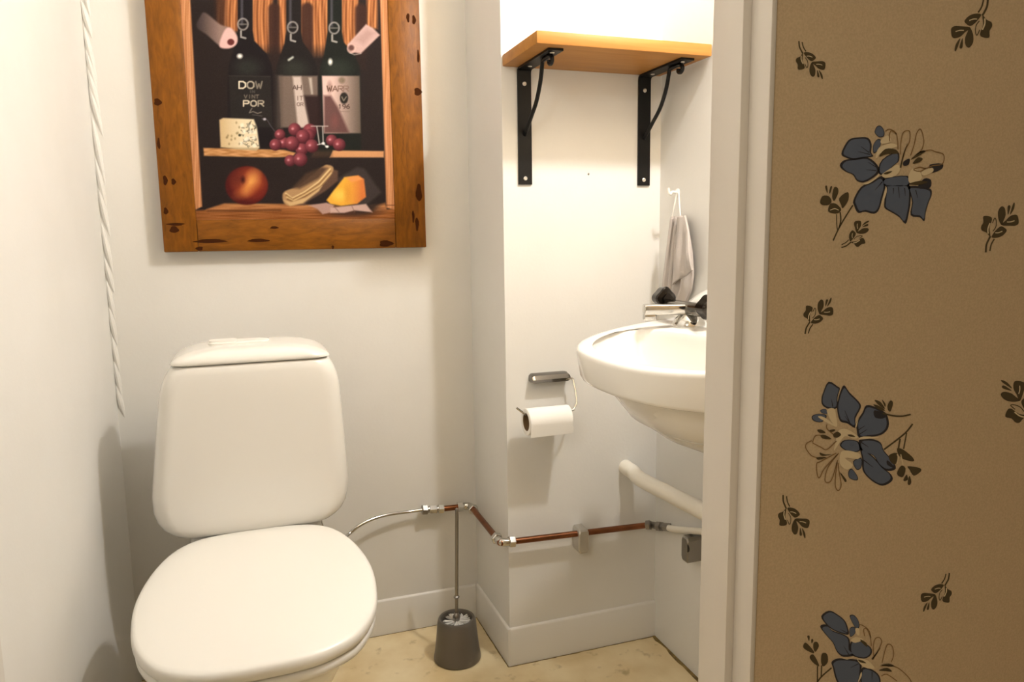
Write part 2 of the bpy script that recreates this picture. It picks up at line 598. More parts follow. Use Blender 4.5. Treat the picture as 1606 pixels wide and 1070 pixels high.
f.build('printed_flower')

# lowest flower, cut by the frame
f = Flat(crop(7.645, 1250, 930))
for p in ([(290, 280), (380, 215), (470, 250), (570, 330), (610, 420), (620, 500), (540, 490), (420, 440), (340, 370)],
          [(275, 405), (350, 380), (420, 450), (560, 500), (630, 560), (640, 700), (690, 750), (560, 770), (480, 710), (430, 600), (360, 520)],
          [(415, 830), (480, 790), (600, 790), (760, 820), (770, 960), (740, 1120), (690, 1230), (560, 1180), (470, 1050), (430, 900)],
          [(780, 900), (900, 920), (990, 1000), (1000, 1130), (960, 1250), (820, 1230), (760, 1090)],
          [(630, 280), (680, 265), (730, 320), (750, 400), (720, 440), (680, 390)], [(630, 430), (690, 410), (700, 480), (640, 530)],
          [(640, 600), (720, 560), (880, 650), (890, 740), (800, 790), (650, 740)]):
    f.petal(p)
for p in ([(645, 570), (700, 530), (800, 560), (700, 600)], [(720, 790), (850, 810), (930, 910), (800, 890)], [(700, 430), (745, 430), (745, 510), (710, 490)], [(500, 770), (600, 790), (690, 770), (600, 800)], [(770, 950), (775, 1000), (730, 1080), (745, 1020)]):
    f.fill(p, 4, 3)
for p in ([(1010, 870), (1100, 850), (1170, 880), (1100, 885)], [(980, 930), (1080, 900), (1140, 945), (1060, 940)], [(760, 560), (830, 600), (840, 650), (780, 600)], [(730, 800), (790, 815), (830, 845), (760, 835)]):
    leaf(f, p, 4)
for p in ([(750, 380), (800, 400), (870, 470), (890, 640)], [(810, 520), (800, 440), (840, 440), (885, 540)], [(920, 760), (915, 640), (940, 550), (990, 540), (1015, 590), (980, 680), (910, 800)], [(1020, 840), (1060, 680), (1090, 620), (1140, 640), (1160, 740), (1130, 830)],
          [(1000, 880), (1150, 880), (1250, 930), (1350, 1030), (1360, 1090), (1240, 1120)], [(1010, 1000), (1080, 980), (1200, 1060)]):
    f.line(p, 10, 3, 4)
f.line([(900, 800), (960, 720), (1000, 660)], 20, 2, 4, True)
for a, b in (((600, 480), (520, 440)), ((620, 740), (560, 640)), ((740, 850), (640, 900)), ((900, 950), (900, 1050))):
    f.line([a, b], 11, 1, 3, True)
f.line([(240, 1075), (300, 1000), (415, 900)], 18, 2, 0)
f.line([(245, 880), (245, 1065)], 16, 2, 0)
f.line([(295, 870), (290, 1010)], 16, 2, 0)
for p in ([(150, 770), (195, 740), (250, 830), (262, 885), (190, 835)], [(300, 730), (360, 735), (370, 830), (315, 885), (288, 830)], [(75, 630), (110, 600), (200, 700), (190, 725), (90, 675)], [(200, 600), (240, 590), (262, 640), (220, 710), (195, 660)],
          [(122, 525), (138, 512), (152, 525), (145, 580)], [(170, 565), (185, 552), (196, 575), (175, 608)]):
    leaf(f, p, 2)
f.build('printed_flower')

SPRIG = [[(350, 350), (420, 270), (520, 230), (630, 240), (580, 330), (500, 410), (440, 435), (380, 400)],
         [(125, 490), (180, 440), (280, 440), (450, 460), (360, 540), (270, 620), (150, 630)],
         [(440, 460), (490, 560), (500, 680), (470, 760), (420, 800), (370, 760), (360, 640), (400, 540)],
         [(280, 640), (240, 780), (205, 855), (185, 840), (205, 740)], [(320, 640), (320, 780), (290, 815), (265, 790), (290, 700)],
         [(650, 250), (720, 330), (800, 370), (815, 440), (770, 520), (765, 630), (640, 620), (610, 560), (660, 420)]]


def sprig(u, v, s, ang, flip, slim=1.0):
    """u, v = where stem meets leaves"""
    ca, sa = math.cos(math.radians(ang)), math.sin(math.radians(ang))

    def fn(x, y):
        x, y = (x - 655) / 10.7 * s, (y - 245) / 10.7 * s
        if flip:
            x = -x
        return u + x * ca - y * sa, v + x * sa + y * ca
    f = Flat(fn)
    for p in SPRIG:
        f.fill(p, 2, 1)
    f.line([(745, -30), (730, 100), (690, 190), (650, 260)], 34, 2, 0)
    f.line([(670, -10), (640, 110), (580, 210)], 26, 2, 0)
    f.line([(430, 345), (500, 320), (560, 320)], 16, 4, 3)
    f.line([(200, 530), (270, 510), (340, 510)], 16, 4, 3)
    f.line([(690, 310), (690, 400), (650, 500)], 22, 4, 3)
    f.line([(600, 350), (545, 430), (535, 540), (560, 590), (605, 500)], 16, 2, 2)
    f.build('printed_sprig')


sprig(1541.2, 22.9, 1.0, 0, False)
sprig(1259, 83, .72, 0, True)
sprig(1553, 372, .92, 178, False)
sprig(1270, 506, .72, 184, False)
sprig(1233, 797, .78, 5, True)
sprig(1482, 918, .75, 2, False)
sprig(1614, 653, 1.0, 105, False)
sprig(1334, 380, .62, 258, True)

# ------------------------------------------------------------------ framed picture
YP = YB - .034
px0, px1, pz0, pz1 = -.178, .4128, 1.0112, 1.80
ix0 = P(283, 5, 'y', YP)[0]
ix1 = P(608, 5, 'y', YP)[0]
iz0 = P(450, 344, 'y', YP)[2]
pic = thing('framed_picture', (.117, YB, pz0), 'rustic wood framed still life print of dark bottles, cheese and fruit', 'picture')
MB().box(px0, ix0, YP, YB - .002, pz0, pz1, .0025).build('frame_board', frame_v_m, pic)
MB().box(ix1, px1, YP, YB - .002, pz0, pz1, .0025).build('frame_board', frame_v_m, pic)
MB().box(ix0 + .0006, ix1 - .0006, YP + .0006, YB - .002, pz0, iz0, .002).build('frame_board', frame_h_m, pic)
MB().box(ix0 + .0006, ix1 - .0006, YP + .0006, YB - .002, pz1 - .075, pz1, .002).build('frame_board', frame_h_m, pic)
knots = MB()
for u, v, a, b in ((247, 160, 5, 5), (272, 285, 4.5, 3), (259, 283, 7, 3), (260, 331, 5, 3), (273, 360, 5, 6), (640, 28, 7, 2.5), (649, 31, 7, 3), (655, 144, 6, 6), (656, 88, 10, 2), (657, 302, 14, 5), (654, 352, 11, 3),
                   (313, 390, 3, 5), (430, 357, 2, 6), (605, 382, 5, 11), (522, 388, 3, 2), (330, 378, 3, 22), (405, 377, 2.5, 15), (648, 340, 10, 2), (249, 225, 8, 2), (276, 352, 2, 12)):
    c = P(u, v, 'y', YP - .0004)
    knots.poly([(c[0] + b * .00152 * math.cos(t) * (1 + .25 * math.sin(3 * t + u)), c[1], c[2] + a * .00152 * math.sin(t)) for t in np.linspace(0, 2 * PI, 15)[:-1]])
kn = knots.build('wood_knot', mat('dark_wood_knot', (58, 28, 6), .9, spec=.1), pic, smooth=False)
kn['kind'] = 'stuff'


def paint():
    st = .00125
    X = np.arange(ix0 - .002, ix1 + .002, st)
    Z = np.arange(iz0 - .003, pz1 - .07, st)
    gx, gz = np.meshgrid(X, Z)
    pts = np.stack([gx, np.full_like(gx, YP + .004), gz], -1)
    q = pts - CC
    zc = q @ CF
    U = 803 + F_PX * (q @ CR) / zc
    V = 535 - F_PX * (q @ CU) / zc
    rng = np.random.default_rng(3)
    img = np.zeros(U.shape + (3,))
    img[:] = (38, 30, 29)

    def over(c, m):
        c = np.asarray(c, float)
        img[:] = img * (1 - m[..., None]) + c * m[..., None]

    def ss(d, soft=1.0):                      # d<0 inside
        return np.clip(.5 - d / (2 * soft), 0, 1)

    def poly(pp, soft=1.0, sm=False):
        if sm:
            pp = cat(pp, 5, True)
        pp = np.asarray(pp, float)
        d = np.full(U.shape, 1e9)
        s = np.ones(U.shape)
        n = len(pp)
        for i in range(n):
            a, b = pp[i], pp[i - 1]
            ex, ey = b - a
            wx, wy = U - a[0], V - a[1]
            t = np.clip((wx * ex + wy * ey) / (ex * ex + ey * ey + 1e-9), 0, 1)
            d = np.minimum(d, (wx - ex * t) ** 2 + (wy - ey * t) ** 2)
            c1, c2, c3 = V >= a[1], V < b[1], ex * wy > ey * wx
            fl_ = (c1 & c2 & c3) | (~c1 & ~c2 & ~c3)
            s = np.where(fl_, -s, s)
        return ss(s * np.sqrt(d), soft)

    def ell(cx, cy, rx, ry, soft=1.0, ang=0):
        a = math.radians(ang)
        x, y = (U - cx) * math.cos(a) + (V - cy) * math.sin(a), -(U - cx) * math.sin(a) + (V - cy) * math.cos(a)
        return ss((np.sqrt((x / rx) ** 2 + (y / ry) ** 2) - 1) * min(rx, ry), soft)

    def seg(pp, wd, soft=.7):
        d = np.full(U.shape, 1e9)
        for a, b in zip(pp[:-1], pp[1:]):
            ex, ey = b[0] - a[0], b[1] - a[1]
            wx, wy = U - a[0], V - a[1]
            t = np.clip((wx * ex + wy * ey) / (ex * ex + ey * ey + 1e-9), 0, 1)
            d = np.minimum(d, np.hypot(wx - ex * t, wy - ey * t))
        return ss(d - wd / 2, soft)

    def grain(f1, f2, ph=0):
        return .5 + .25 * np.sin(U * f1 + 2.2 * np.sin(V * f2 + ph) + ph) + .25 * np.sin(U * f1 * 2.3 + 1.4 * np.sin(V * f2 * 1.7) + 2 * ph)

    def gray(a, b, t):
        return np.asarray(a, float) * (1 - t[..., None]) + np.asarray(b, float) * t[..., None]

    # back planks behind the necks
    for x0, x1, vb, ph in ((341, 376, 50, 0), (394, 428, 84, 1), (436, 452, 84, 2), (470, 516, 90, 3), (532, 562, 78, 4), (575, 592, 45, 5)):
        m = ss(np.maximum(np.maximum(x0 - U, U - x1), V - vb), 2.5)
        over(gray((120, 70, 38), (205, 138, 88), np.clip(grain(.55, .03, ph), 0, 1)), m)
    over((60, 36, 26), ss(np.maximum(np.abs(U - 346) - 8, V - 50), 5) * .85)
    for cx, vt in ((430, 5), (482, 4), (566, 6)):
        over((58, 36, 30), ss(np.maximum(np.hypot(U - cx, np.minimum(V - vt - 9, 0)) - 9, V - 110), 2.5) * .93)
    over((38, 30, 29), ss(np.maximum(78 - V, np.abs(U - 440) - 190), 10) * .75)

    # bottles
    def bottle(cx, nh, sh, bx0, bx1, col):
        nk = [(cx - nh, -170), (cx + nh, -170), (cx + nh + .5, sh - 22), (cx + nh + 3, sh - 6), (bx1 - 10, sh + 14), (bx1 - 2, sh + 32), (bx1, sh + 55), (bx1, 244), (bx0, 244), (bx0, sh + 55), (bx0 + 2, sh + 32), (bx0 + 8, sh + 14), (cx - nh - 3, sh - 4), (cx - nh - .5, sh - 22)]
        m = poly(nk, 1.2)
        over(col, m)
        over((80, 78, 86), ss(np.maximum(np.abs(U - cx + nh * .45) - 2, V - sh + 30), 1.5) * m * .8)
        over((70, 78, 68), ell((bx0 + bx1) / 2 - 4, sh + 36, 20, 14, 8) * m * .35)

    bottle(384.5, 11.5, 70, 357, 428, (27, 22, 24))
    bottle(460.5, 11.5, 72, 432, 499, (30, 26, 26))
    bottle(525, 11, 72, 500, 566, (28, 30, 27))
    for cx, cy in ((381, 38), (459, 43), (524, 44)):
        over((170, 164, 160), np.clip(ell(cx, cy, 9, 10) - ell(cx, cy, 6.5, 7.5), 0, 1) * .8)
        over((120, 116, 112), seg([(cx - 6, cy), (cx + 6, cy)], 2.5) * .7)
        over((185, 180, 175), seg([(cx - 3, cy + 11), (cx - 3, cy + 20), (cx + 4, cy + 22)], 3) * .8)
    over((250, 248, 240), ell(376, 88, 4, 3.5, 2))
    over((200, 205, 195), seg([(453, 94), (459, 90)], 3, 1.5))
    over((250, 248, 240), ell(518, 97, 3, 4.5, 1.8))

    # stroke lettering
    G = {'D': [[(0, 0), (0, 6), (2.5, 6), (4, 4.5), (4, 1.5), (2.5, 0), (0, 0)]], 'O': [[(1.2, 0), (0, 1.5), (0, 4.5), (1.2, 6), (2.8, 6), (4, 4.5), (4, 1.5), (2.8, 0), (1.2, 0)]],
         'W': [[(0, 0), (1, 6), (2, 2), (3, 6), (4, 0)]], 'P': [[(0, 6), (0, 0), (3, 0), (4, 1), (4, 2.2), (3, 3.2), (0, 3.2)]], 'R': [[(0, 6), (0, 0), (3, 0), (4, 1), (4, 2.2), (3, 3.2), (0, 3.2)], [(2, 3.2), (4, 6)]],
         'A': [[(0, 6), (2, 0), (4, 6)], [(1, 4), (3, 4)]], 'V': [[(0, 0), (2, 6), (4, 0)]], 'I': [[(2, 0), (2, 6)]], 'N': [[(0, 6), (0, 0), (4, 6), (4, 0)]], 'T': [[(0, 0), (4, 0)], [(2, 0), (2, 6)]],
         'H': [[(0, 0), (0, 6)], [(4, 0), (4, 6)], [(0, 3), (4, 3)]], '1': [[(1, 1), (2, 0), (2, 6)]], '9': [[(4, 2), (3, 3), (1, 3), (0, 2), (0, 1), (1, 0), (3, 0), (4, 1), (4, 4), (2, 6)]],
         '6': [[(3, 0), (0, 3), (0, 5), (1, 6), (3, 6), (4, 5), (4, 4), (3, 3), (1, 3), (0, 4)]]}

    def text(t, u, v, wch, h, gap, col, wd, fade=None):
        for i, ch in enumerate(t):
            al = 1 if fade is None else max(.15, 1 - fade * i)
            for st_ in G.get(ch, []):
                over(col, seg([(u + i * (wch + gap) + x / 4 * wch, v + y / 6 * h) for x, y in st_], wd, .6) * al)

    # first label
    over((38, 34, 33), poly([(359, 119), (424, 119), (428, 200), (362, 200)], 1.5))
    over((66, 58, 54), seg([(359, 119), (424, 120)], 1.2) * .7)
    text('DOW', 375, 128, 10, 10.5, 3, (226, 214, 190), 2.3, .28)
    text('VINT', 383, 149, 4.5, 5, 1.6, (120, 110, 98), 1.2)
    text('IN', 391, 142, 3.5, 3.5, 1.2, (90, 84, 76), 1)
    text('POR', 382, 158, 8.5, 8.5, 3, (216, 204, 180), 2.1, .15)
    over((170, 160, 144), seg([(395, 170), (391, 177), (397, 175), (404, 178), (410, 176)], 1.2) * .8)
    over((120, 114, 106), seg([(396, 180), (411, 182)], .9) * .7)
    # second label
    over((112, 97, 88), poly([(437, 119), (498, 119), (499, 200), (440, 200)], 1.5))
    over((70, 58, 54), ss(448 - U + 4, 6)[..., ] * 0)
    over((196, 180, 172), poly([(459, 120), (472, 120), (478, 165), (486, 200), (467, 200), (463, 160)], 2))
    over((196, 186, 176), poly([(484, 122), (489, 122), (491, 148), (488, 148)], 1.5) * .8)
    over((40, 26, 26), poly([(477, 150), (503, 150), (506, 205), (487, 205)], 2.5) * .93)
    over((84, 72, 66), ss(np.maximum(np.abs(U - 438) - 5, np.abs(V - 160) - 42), 3) * .6)
    text('AH', 459, 134, 6, 6.5, 1.5, (84, 66, 60), 1.3)
    text('IT', 465, 151, 4, 6, 1.5, (110, 92, 86), 1.1)
    text('OR', 466, 161, 4, 5, 1.5, (120, 102, 96), 1.1)
    # third label
    m = poly([(505, 119), (564, 119), (566, 209), (508, 209)], 1.3)
    t = np.clip((U - 520) / 45, 0, 1)
    over(gray((218, 188, 180), (96, 84, 74), t), m)
    over((150, 120, 112), ell(517, 137, 4, 9, 2) * .7)
    over((88, 58, 56), poly([(508, 150), (519, 150), (530, 168), (548, 209), (508, 209)], 2.5) * m * .9)
    over((128, 76, 74), ell(525, 190, 5, 9, 4) * .6)
    text('WARR', 513, 135, 7.5, 8, 1.2, (92, 64, 52), 1.6, .2)
    over((94, 84, 62), ell(536, 126, 5, 5, 2) * .6)
    over((40, 36, 32), ell(539.5, 154, 6.5, 9))
    over((150, 140, 126), seg([(536, 152), (539, 158), (543, 152)], 1.6) * .8)
    text('196', 531, 164, 4.5, 6, 1.8, (70, 52, 46), 1.2)
    over((110, 92, 84), seg([(534, 175), (548, 175)], .9) * .6)

    # tags
    m = poly([(308, 42), (314, 26), (322, 20), (345, 38), (362, 44), (371, 55), (371, 68), (360, 75), (345, 72), (325, 55)], 1.6, True)
    over(gray((52, 44, 44), (140, 116, 108), np.clip((U - 306) / 38, 0, 1)), m)
    over((222, 180, 176), poly([(352, 48), (362, 44), (372, 58), (370, 70), (358, 76), (344, 72)], 1.6, True))
    over((98, 46, 44), ell(362, 66, 5.5, 5))
    m = poly([(545, 70), (574, 38), (585, 44), (596, 55), (566, 84), (552, 82)], 1.4)
    over((196, 164, 158), m)
    over((148, 116, 112), poly([(558, 62), (576, 46), (588, 52), (570, 70)], 4) * .4)
    over((214, 176, 168), ell(551, 76, 7, 8) * .8)
    over((96, 66, 62), ell(551, 75, 4.5, 4.5, 1.5))
    over((230, 215, 205), seg([(549, 83), (556, 86), (566, 84)], 1.2) * .6)

    # shelf in the crate
    over(gray((168, 116, 66), (214, 160, 108), np.clip(grain(.12, .6), 0, 1)), poly([(319, 232), (445, 235), (464, 240), (458, 246), (420, 247), (320, 244.5)], 1.2))
    over((204, 148, 102), poly([(522, 236), (602, 237), (602, 247), (517, 247)], 1.2))
    over((90, 62, 46), ss(np.maximum(np.abs(U - 505) - 16, np.abs(V - 241) - 5), 3) * .5)
    # blue cheese
    m = poly([(344, 188), (350, 185), (398, 187), (403, 200), (407, 232), (402, 236), (370, 234), (346, 231)], 1.3)
    over(gray((206, 178, 134), (232, 216, 182), np.clip((U - 345) / 35, 0, 1)), m)
    over((120, 96, 60), ss(np.abs(V - 234) - 2, 2) * m * .5)
    for _ in range(34):
        a = (rng.uniform(378, 403), rng.uniform(190, 232))
        b = (a[0] + rng.uniform(-5, 5), a[1] + rng.uniform(-6, 6))
        c = (b[0] + rng.uniform(-5, 5), b[1] + rng.uniform(-4, 4))
        over((92, 88, 76), seg([a, b, c], 1.3) * m * .8)
    for _ in range(10):
        over((248, 242, 224), ell(rng.uniform(376, 402), rng.uniform(192, 230), 3, 3, 1.5) * m * .8)
    for _ in range(12):
        over((128, 108, 72), ell(rng.uniform(352, 378), rng.uniform(192, 230), 1.2, 1.6, 1) * m * .7)
    over((60, 58, 44), ell(376, 212, 2.2, 2, 1))
    # grapes
    over((80, 76, 84), seg([(411, 186), (419, 188), (425, 198), (431, 206)], 1.4) * .8)
    over((200, 196, 205), ell(415, 187, 2.2, 1.8, 1))
    for cx, cy, r in ((462, 203, 10), (486, 205, 11), (445, 224, 9), (455, 252, 9), (520, 220, 9), (484, 212, 10), (473, 234, 10), (439, 211, 8.5), (432, 227, 9.5), (475, 214, 11), (458, 225, 11.5), (489, 229, 10.5), (471, 250, 11), (532, 227, 10)):
        mm = ell(cx, cy, r, r, 1)
        d = np.clip(np.hypot(U - cx + r * .25, V - cy + r * .3) / (r * 1.25), 0, 1)
        over(gray((160, 80, 88), (74, 28, 36), d), mm)
        over((224, 168, 176), ell(cx - r * .3, cy - r * .1, 1.7, 1.5, 1.2) * .8)
    # glass
    over((190, 184, 178), seg([(488, 198), (514, 198)], 1.6) * .8)
    for p in ([(497, 199), (501, 226)], [(506, 199), (507, 224)], [(498, 227), (507, 225), (513, 231)]):
        over((205, 200, 196), seg(p, 1.8) * .75)
    over((240, 240, 238), ell(507, 225, 2.5, 2, 1))
    over((240, 240, 238), ell(513, 230, 2.5, 1.8, 1))

    # crate floor
    over(gray((150, 96, 54), (186, 128, 80), np.clip(grain(.05, .5, 2), 0, 1)), poly([(324, 328), (352, 319), (450, 320), (560, 324), (604, 318), (612, 350), (300, 352)], 1.6))
    over(gray((122, 70, 30), (158, 100, 54), np.clip(grain(.04, .8, 1), 0, 1)), poly([(302, 330), (460, 327), (560, 336), (624, 326), (626, 360), (302, 360)], 1.5))
    over((70, 42, 26), seg([(326, 331), (440, 330)], 2.5, 2) * .6)
    over((48, 30, 28), ell(550, 331, 42, 9, 4) * .8)
    over((38, 30, 29), poly([(560, 300), (604, 300), (602, 318), (580, 333), (560, 333)], 4) * .8)
    # peach
    mm = ell(387, 291, 33.5, 30.5, 1.5)
    d = np.clip(np.hypot((U - 392) / 34, (V - 287) / 31), 0, 1)
    over(gray((190, 84, 42), (78, 22, 20), d ** 1.1), mm)
    over((236, 172, 92), ell(394, 285, 9, 15, 8, 25) * mm * .85)
    over((216, 140, 70), ell(388, 299, 14, 6, 7, -25) * mm * .6)
    over((94, 36, 28), ell(373, 281, 11, 10, 7) * mm * .8)
    over((52, 16, 14), ell(381, 282, 2.5, 4, 2.5) * mm)
    over((110, 30, 22), ell(405, 303, 11, 11, 8) * mm * .5)
    # round rind
    m = poly([(443, 309), (447, 300), (470, 290), (505, 262), (516, 259), (523, 264), (518, 276), (498, 298), (470, 318), (455, 323), (446, 319)], 1.3, True)
    over((92, 68, 54), poly([(470, 290), (512, 262), (530, 268), (530, 284), (510, 300), (480, 318), (478, 322), (455, 322)], 1.5))
    over((172, 136, 96), m)
    over((74, 54, 42), poly([(458, 295), (480, 272), (505, 262), (514, 264), (500, 280), (470, 296)], 2.5) * .9)
    for k, cc in enumerate(((226, 198, 146), (140, 104, 66), (214, 184, 130), (120, 86, 54))):
        over(cc, seg([(448 + k, 303 + k * 3.2), (458 + k, 311 + k * 2.0), (478, 301 + k * 2.5), (500 + k, 285 + k * 3), (518 + k * .6, 265 + k * 3.4)], 2.2, 1) * m * .9)
    over((206, 172, 124), poly([(445, 314), (456, 317), (480, 310), (505, 292), (500, 300), (475, 319), (455, 323)], 1.5))
    # yellow cheese
    over((74, 66, 64), poly([(530, 280), (560, 262), (572, 265), (598, 302), (575, 322), (540, 320)], 2.5) * .6)
    m = poly([(512, 314), (524, 298), (540, 278), (562, 275), (571, 281), (574, 309), (560, 320), (535, 323), (518, 320)], 1.4)
    over(gray((232, 172, 62), (206, 118, 60), np.clip((U - 545) / 22, 0, 1)), m)
    over((248, 206, 92), ell(532, 306, 10, 8, 5) * m * .8)
    over((232, 150, 84), poly([(541, 279), (562, 276), (569, 281), (552, 286)], 1.5) * m)
    over((196, 122, 44), ell(545, 304, 4, 12, 4) * m * .5)
    # wrapping paper
    over((176, 142, 132), poly([(484, 322), (512, 318), (524, 322), (520, 333), (506, 336), (498, 328)], 1.3))
    over((196, 164, 154), poly([(518, 326), (545, 323), (574, 320), (584, 333), (556, 330), (540, 334), (518, 334)], 1.3))
    over((120, 92, 86), seg([(524, 324), (532, 333)], 1.5) * .6)
    over((120, 92, 86), seg([(552, 324), (556, 332)], 1.5) * .6)
    # crate posts
    for pp, ph in ((((272, -170), (291, -170), (298.5, 0), (317, 324), (303, 331), (281, 0)), 0), (((592, -170), (604, -170), (610, 0), (625, 330), (606, 326), (596, 0)), 3)):
        over(gray((176, 116, 72), (214, 154, 110), np.clip(grain(.7, .025, ph), 0, 1)), poly(pp, 1.2))
    over((96, 60, 40), seg([(298.5, 0), (317, 324)], 1.2) * .5)
    over((96, 60, 40), seg([(303, 331), (318, 330)], 1.5) * .7)
    over((96, 60, 40), seg([(606, 322), (624, 322)], 1.5) * .7)
    img[:] += rng.normal(0, 2.0, img.shape[:2])[..., None]
    img[:] = np.clip(img, 0, 255)

    ny, nx = U.shape
    me = bpy.data.meshes.new('print')
    vs = pts.reshape(-1, 3) - np.array(pic.location)
    idx = np.arange(nx * ny).reshape(ny, nx)
    quads = np.stack([idx[:-1, :-1], idx[:-1, 1:], idx[1:, 1:], idx[1:, :-1]], -1).reshape(-1, 4)
    me.vertices.add(len(vs))
    me.vertices.foreach_set('co', vs.ravel())
    me.loops.add(quads.size)
    me.loops.foreach_set('vertex_index', quads.ravel())
    me.polygons.add(len(quads))
    me.polygons.foreach_set('loop_start', np.arange(0, quads.size, 4))
    me.polygons.foreach_set('loop_total', np.full(len(quads), 4))
    me.update()
    ca = me.color_attributes.new('print', 'FLOAT_COLOR', 'POINT')
    c = np.ones((len(vs), 4))
    c[:, :3] = lin(img.reshape(-1, 3)) * PRINT_GAIN
    ca.data.foreach_set('color', c.ravel())
    m = mat('printed_canvas', (120, 90, 60), .8, spec=.12)
    a = m.node_tree.nodes.new('ShaderNodeVertexColor')
    a.layer_name = 'print'
    m.node_tree.links.new(a.outputs[0], m.node_tree.nodes['Principled BSDF'].inputs['Base Color'])
    me.materials.append(m)
    o = bpy.data.objects.new('print', me)
    COL.objects.link(o)
    o.parent = pic


PRINT_GAIN = .82
paint()

# ------------------------------------------------------------------ toilet
TX = -.0185
wc = thing('toilet', (TX, 1.45, 0), 'white porcelain toilet with closed lid under the still life picture', 'toilet')
# cistern
YF, YK = 1.50, 1.682
cy, hy = (YF + YK) / 2, (YK - YF) / 2


def tank_sec(z, hx, gy=0, cx=None):
    cx = -.008 - .0125 * min(1, max(0, (.80 - z) / .27)) if cx is None else cx
    return rrect(cx, cy, hx, hy - gy, .034, z, 8)


tb = MB()
prof = [(.459, .112, .03), (.4605, .134, .014), (.466, .149, .006), (.474, .160, .002), (.485, .1715, .0), (.500, .180, 0), (.518, .1845, 0), (.55, .1858, 0), (.59, .1825, 0), (.633, .179, 0), (.67, .176, 0), (.70, .173, 0), (.73, .1700, .0), (.752, .1672, .0), (.770, .1625, .0), (.784, .1565, .001), (.795, .1495, .002), (.800, .1445, .005), (.801, .141, .01)]
tb.loft([tank_sec(*p) for p in prof])
tb.build('cistern', china_m, wc, angle=60)
ld = MB()
prof = [(.8025, .1455, .004), (.804, .1485, .001), (.807, .1475, .0005), (.811, .143, .001), (.817, .133, .004), (.8225, .120, .008), (.827, .104, .014), (.8302, .082, .022), (.832, .055, .034), (.8325, .02, .06)]
ld.loft([tank_sec(*p, cx=-.008) for p in prof])
ldo = ld.build('cistern_lid', china_m, wc, angle=60)
bt = MB()
bt.loft([rrect(TX - .012, cy, .058 - d, .026 - d, .02, z, 6) for z, d in ((.828, 0), (.8340, 0), (.836, .0015), (.8365, .004))])
bt.build('flush_button', plastic_m, ldo)
bt = MB().loft([rrect(TX - .042, cy, .026, .020, .012, z, 6) for z in (.835, .8385)])
bt.build('flush_button', plastic_m, ldo)

# seat lid outline, symmetric about the pan
half = [(.0, 1.054), (.05, 1.056), (.09, 1.064), (.135, 1.089), (.162, 1.124), (.180, 1.165), (.1895, 1.215), (.194, 1.282), (.1865, 1.354), (.170, 1.418), (.144, 1.470), (.105, 1.5005), (.05, 1.512)]
outl = [(TX + x, y) for x, y in half] + [(TX, 1.5145)] + [(TX - x, y) for x, y in half[:0:-1]]
outl = [tuple(p) for p in cat(outl, 4, True)]
oc = (TX, 1.285)


def slope(y):
    return .4325 + (y - 1.06) * .07


def ring(k, dz, base=None):
    out = []
    for x, y in outl:
        X, Y = oc[0] + (x - oc[0]) * k, oc[1] + (y - oc[1]) * k
        out.append((X, Y, slope(Y) + dz))
    return out


lm = MB()
lm.loft([ring(.97, -.0215), ring(.985, -.0205), ring(.996, -.017), ring(1.002, -.012), ring(1.003, -.007), ring(.998, -.002), ring(.985, .0010), ring(.96, .0026), ring(.85, .0040), ring(.6, .0050), ring(.3, .0055), ring(.08, .0057)])
lm.build('seat_lid', plastic_m, wc, angle=60)
st = MB()
st.loft([ring(.955, -.040), ring(.975, -.039), ring(.985, -.035), ring(.987, -.029), ring(.98, -.0245), ring(.965, -.0232), ring(.70, -.0232), ring(.69, -.029), ring(.69, -.040), ring(.955, -.040)], cap=False)
st.build('seat_ring', plastic_m, wc, angle=60)
for sx in (-1, 1):
    MB().lathe([(.009, 0), (.010, .002), (.010, .026), (.008, .028)], (TX + sx * .075 - .014, 1.508, .4445), 20, 'x').build('hinge', chrome_m, wc)
# pan
pn = MB()


def egg(hx, y0, y1, z, n=48, p=2.3):
    out = []
    c, h = (y0 + y1) / 2, (y1 - y0) / 2
    for k in range(n):
        a = 2 * PI * k / n
        ca, sa = math.cos(a), math.sin(a)
        out.append((TX + hx * math.copysign(abs(ca) ** (2 / p), ca), c + h * math.copysign(abs(sa) ** (2 / p), sa), z))
    return out


pn.loft([egg(.112, 1.22, 1.67, 0, p=2.8), egg(.114, 1.218, 1.67, .012, p=2.8), egg(.107, 1.24, 1.67, .05, p=2.7), egg(.103, 1.25, 1.67, .12), egg(.113, 1.215, 1.67, .20), egg(.136, 1.16, 1.67, .27), egg(.16, 1.105, 1.67, .34), egg(.171, 1.08, 1.67, .375), egg(.173, 1.078, 1.67, .386), egg(.165, 1.09, 1.67, .391)])
pn.box(TX - .128, TX + .128, 1.53, 1.668, .375, .462, .02, 3)
pn.build('pan', china_m, wc, angle=60)

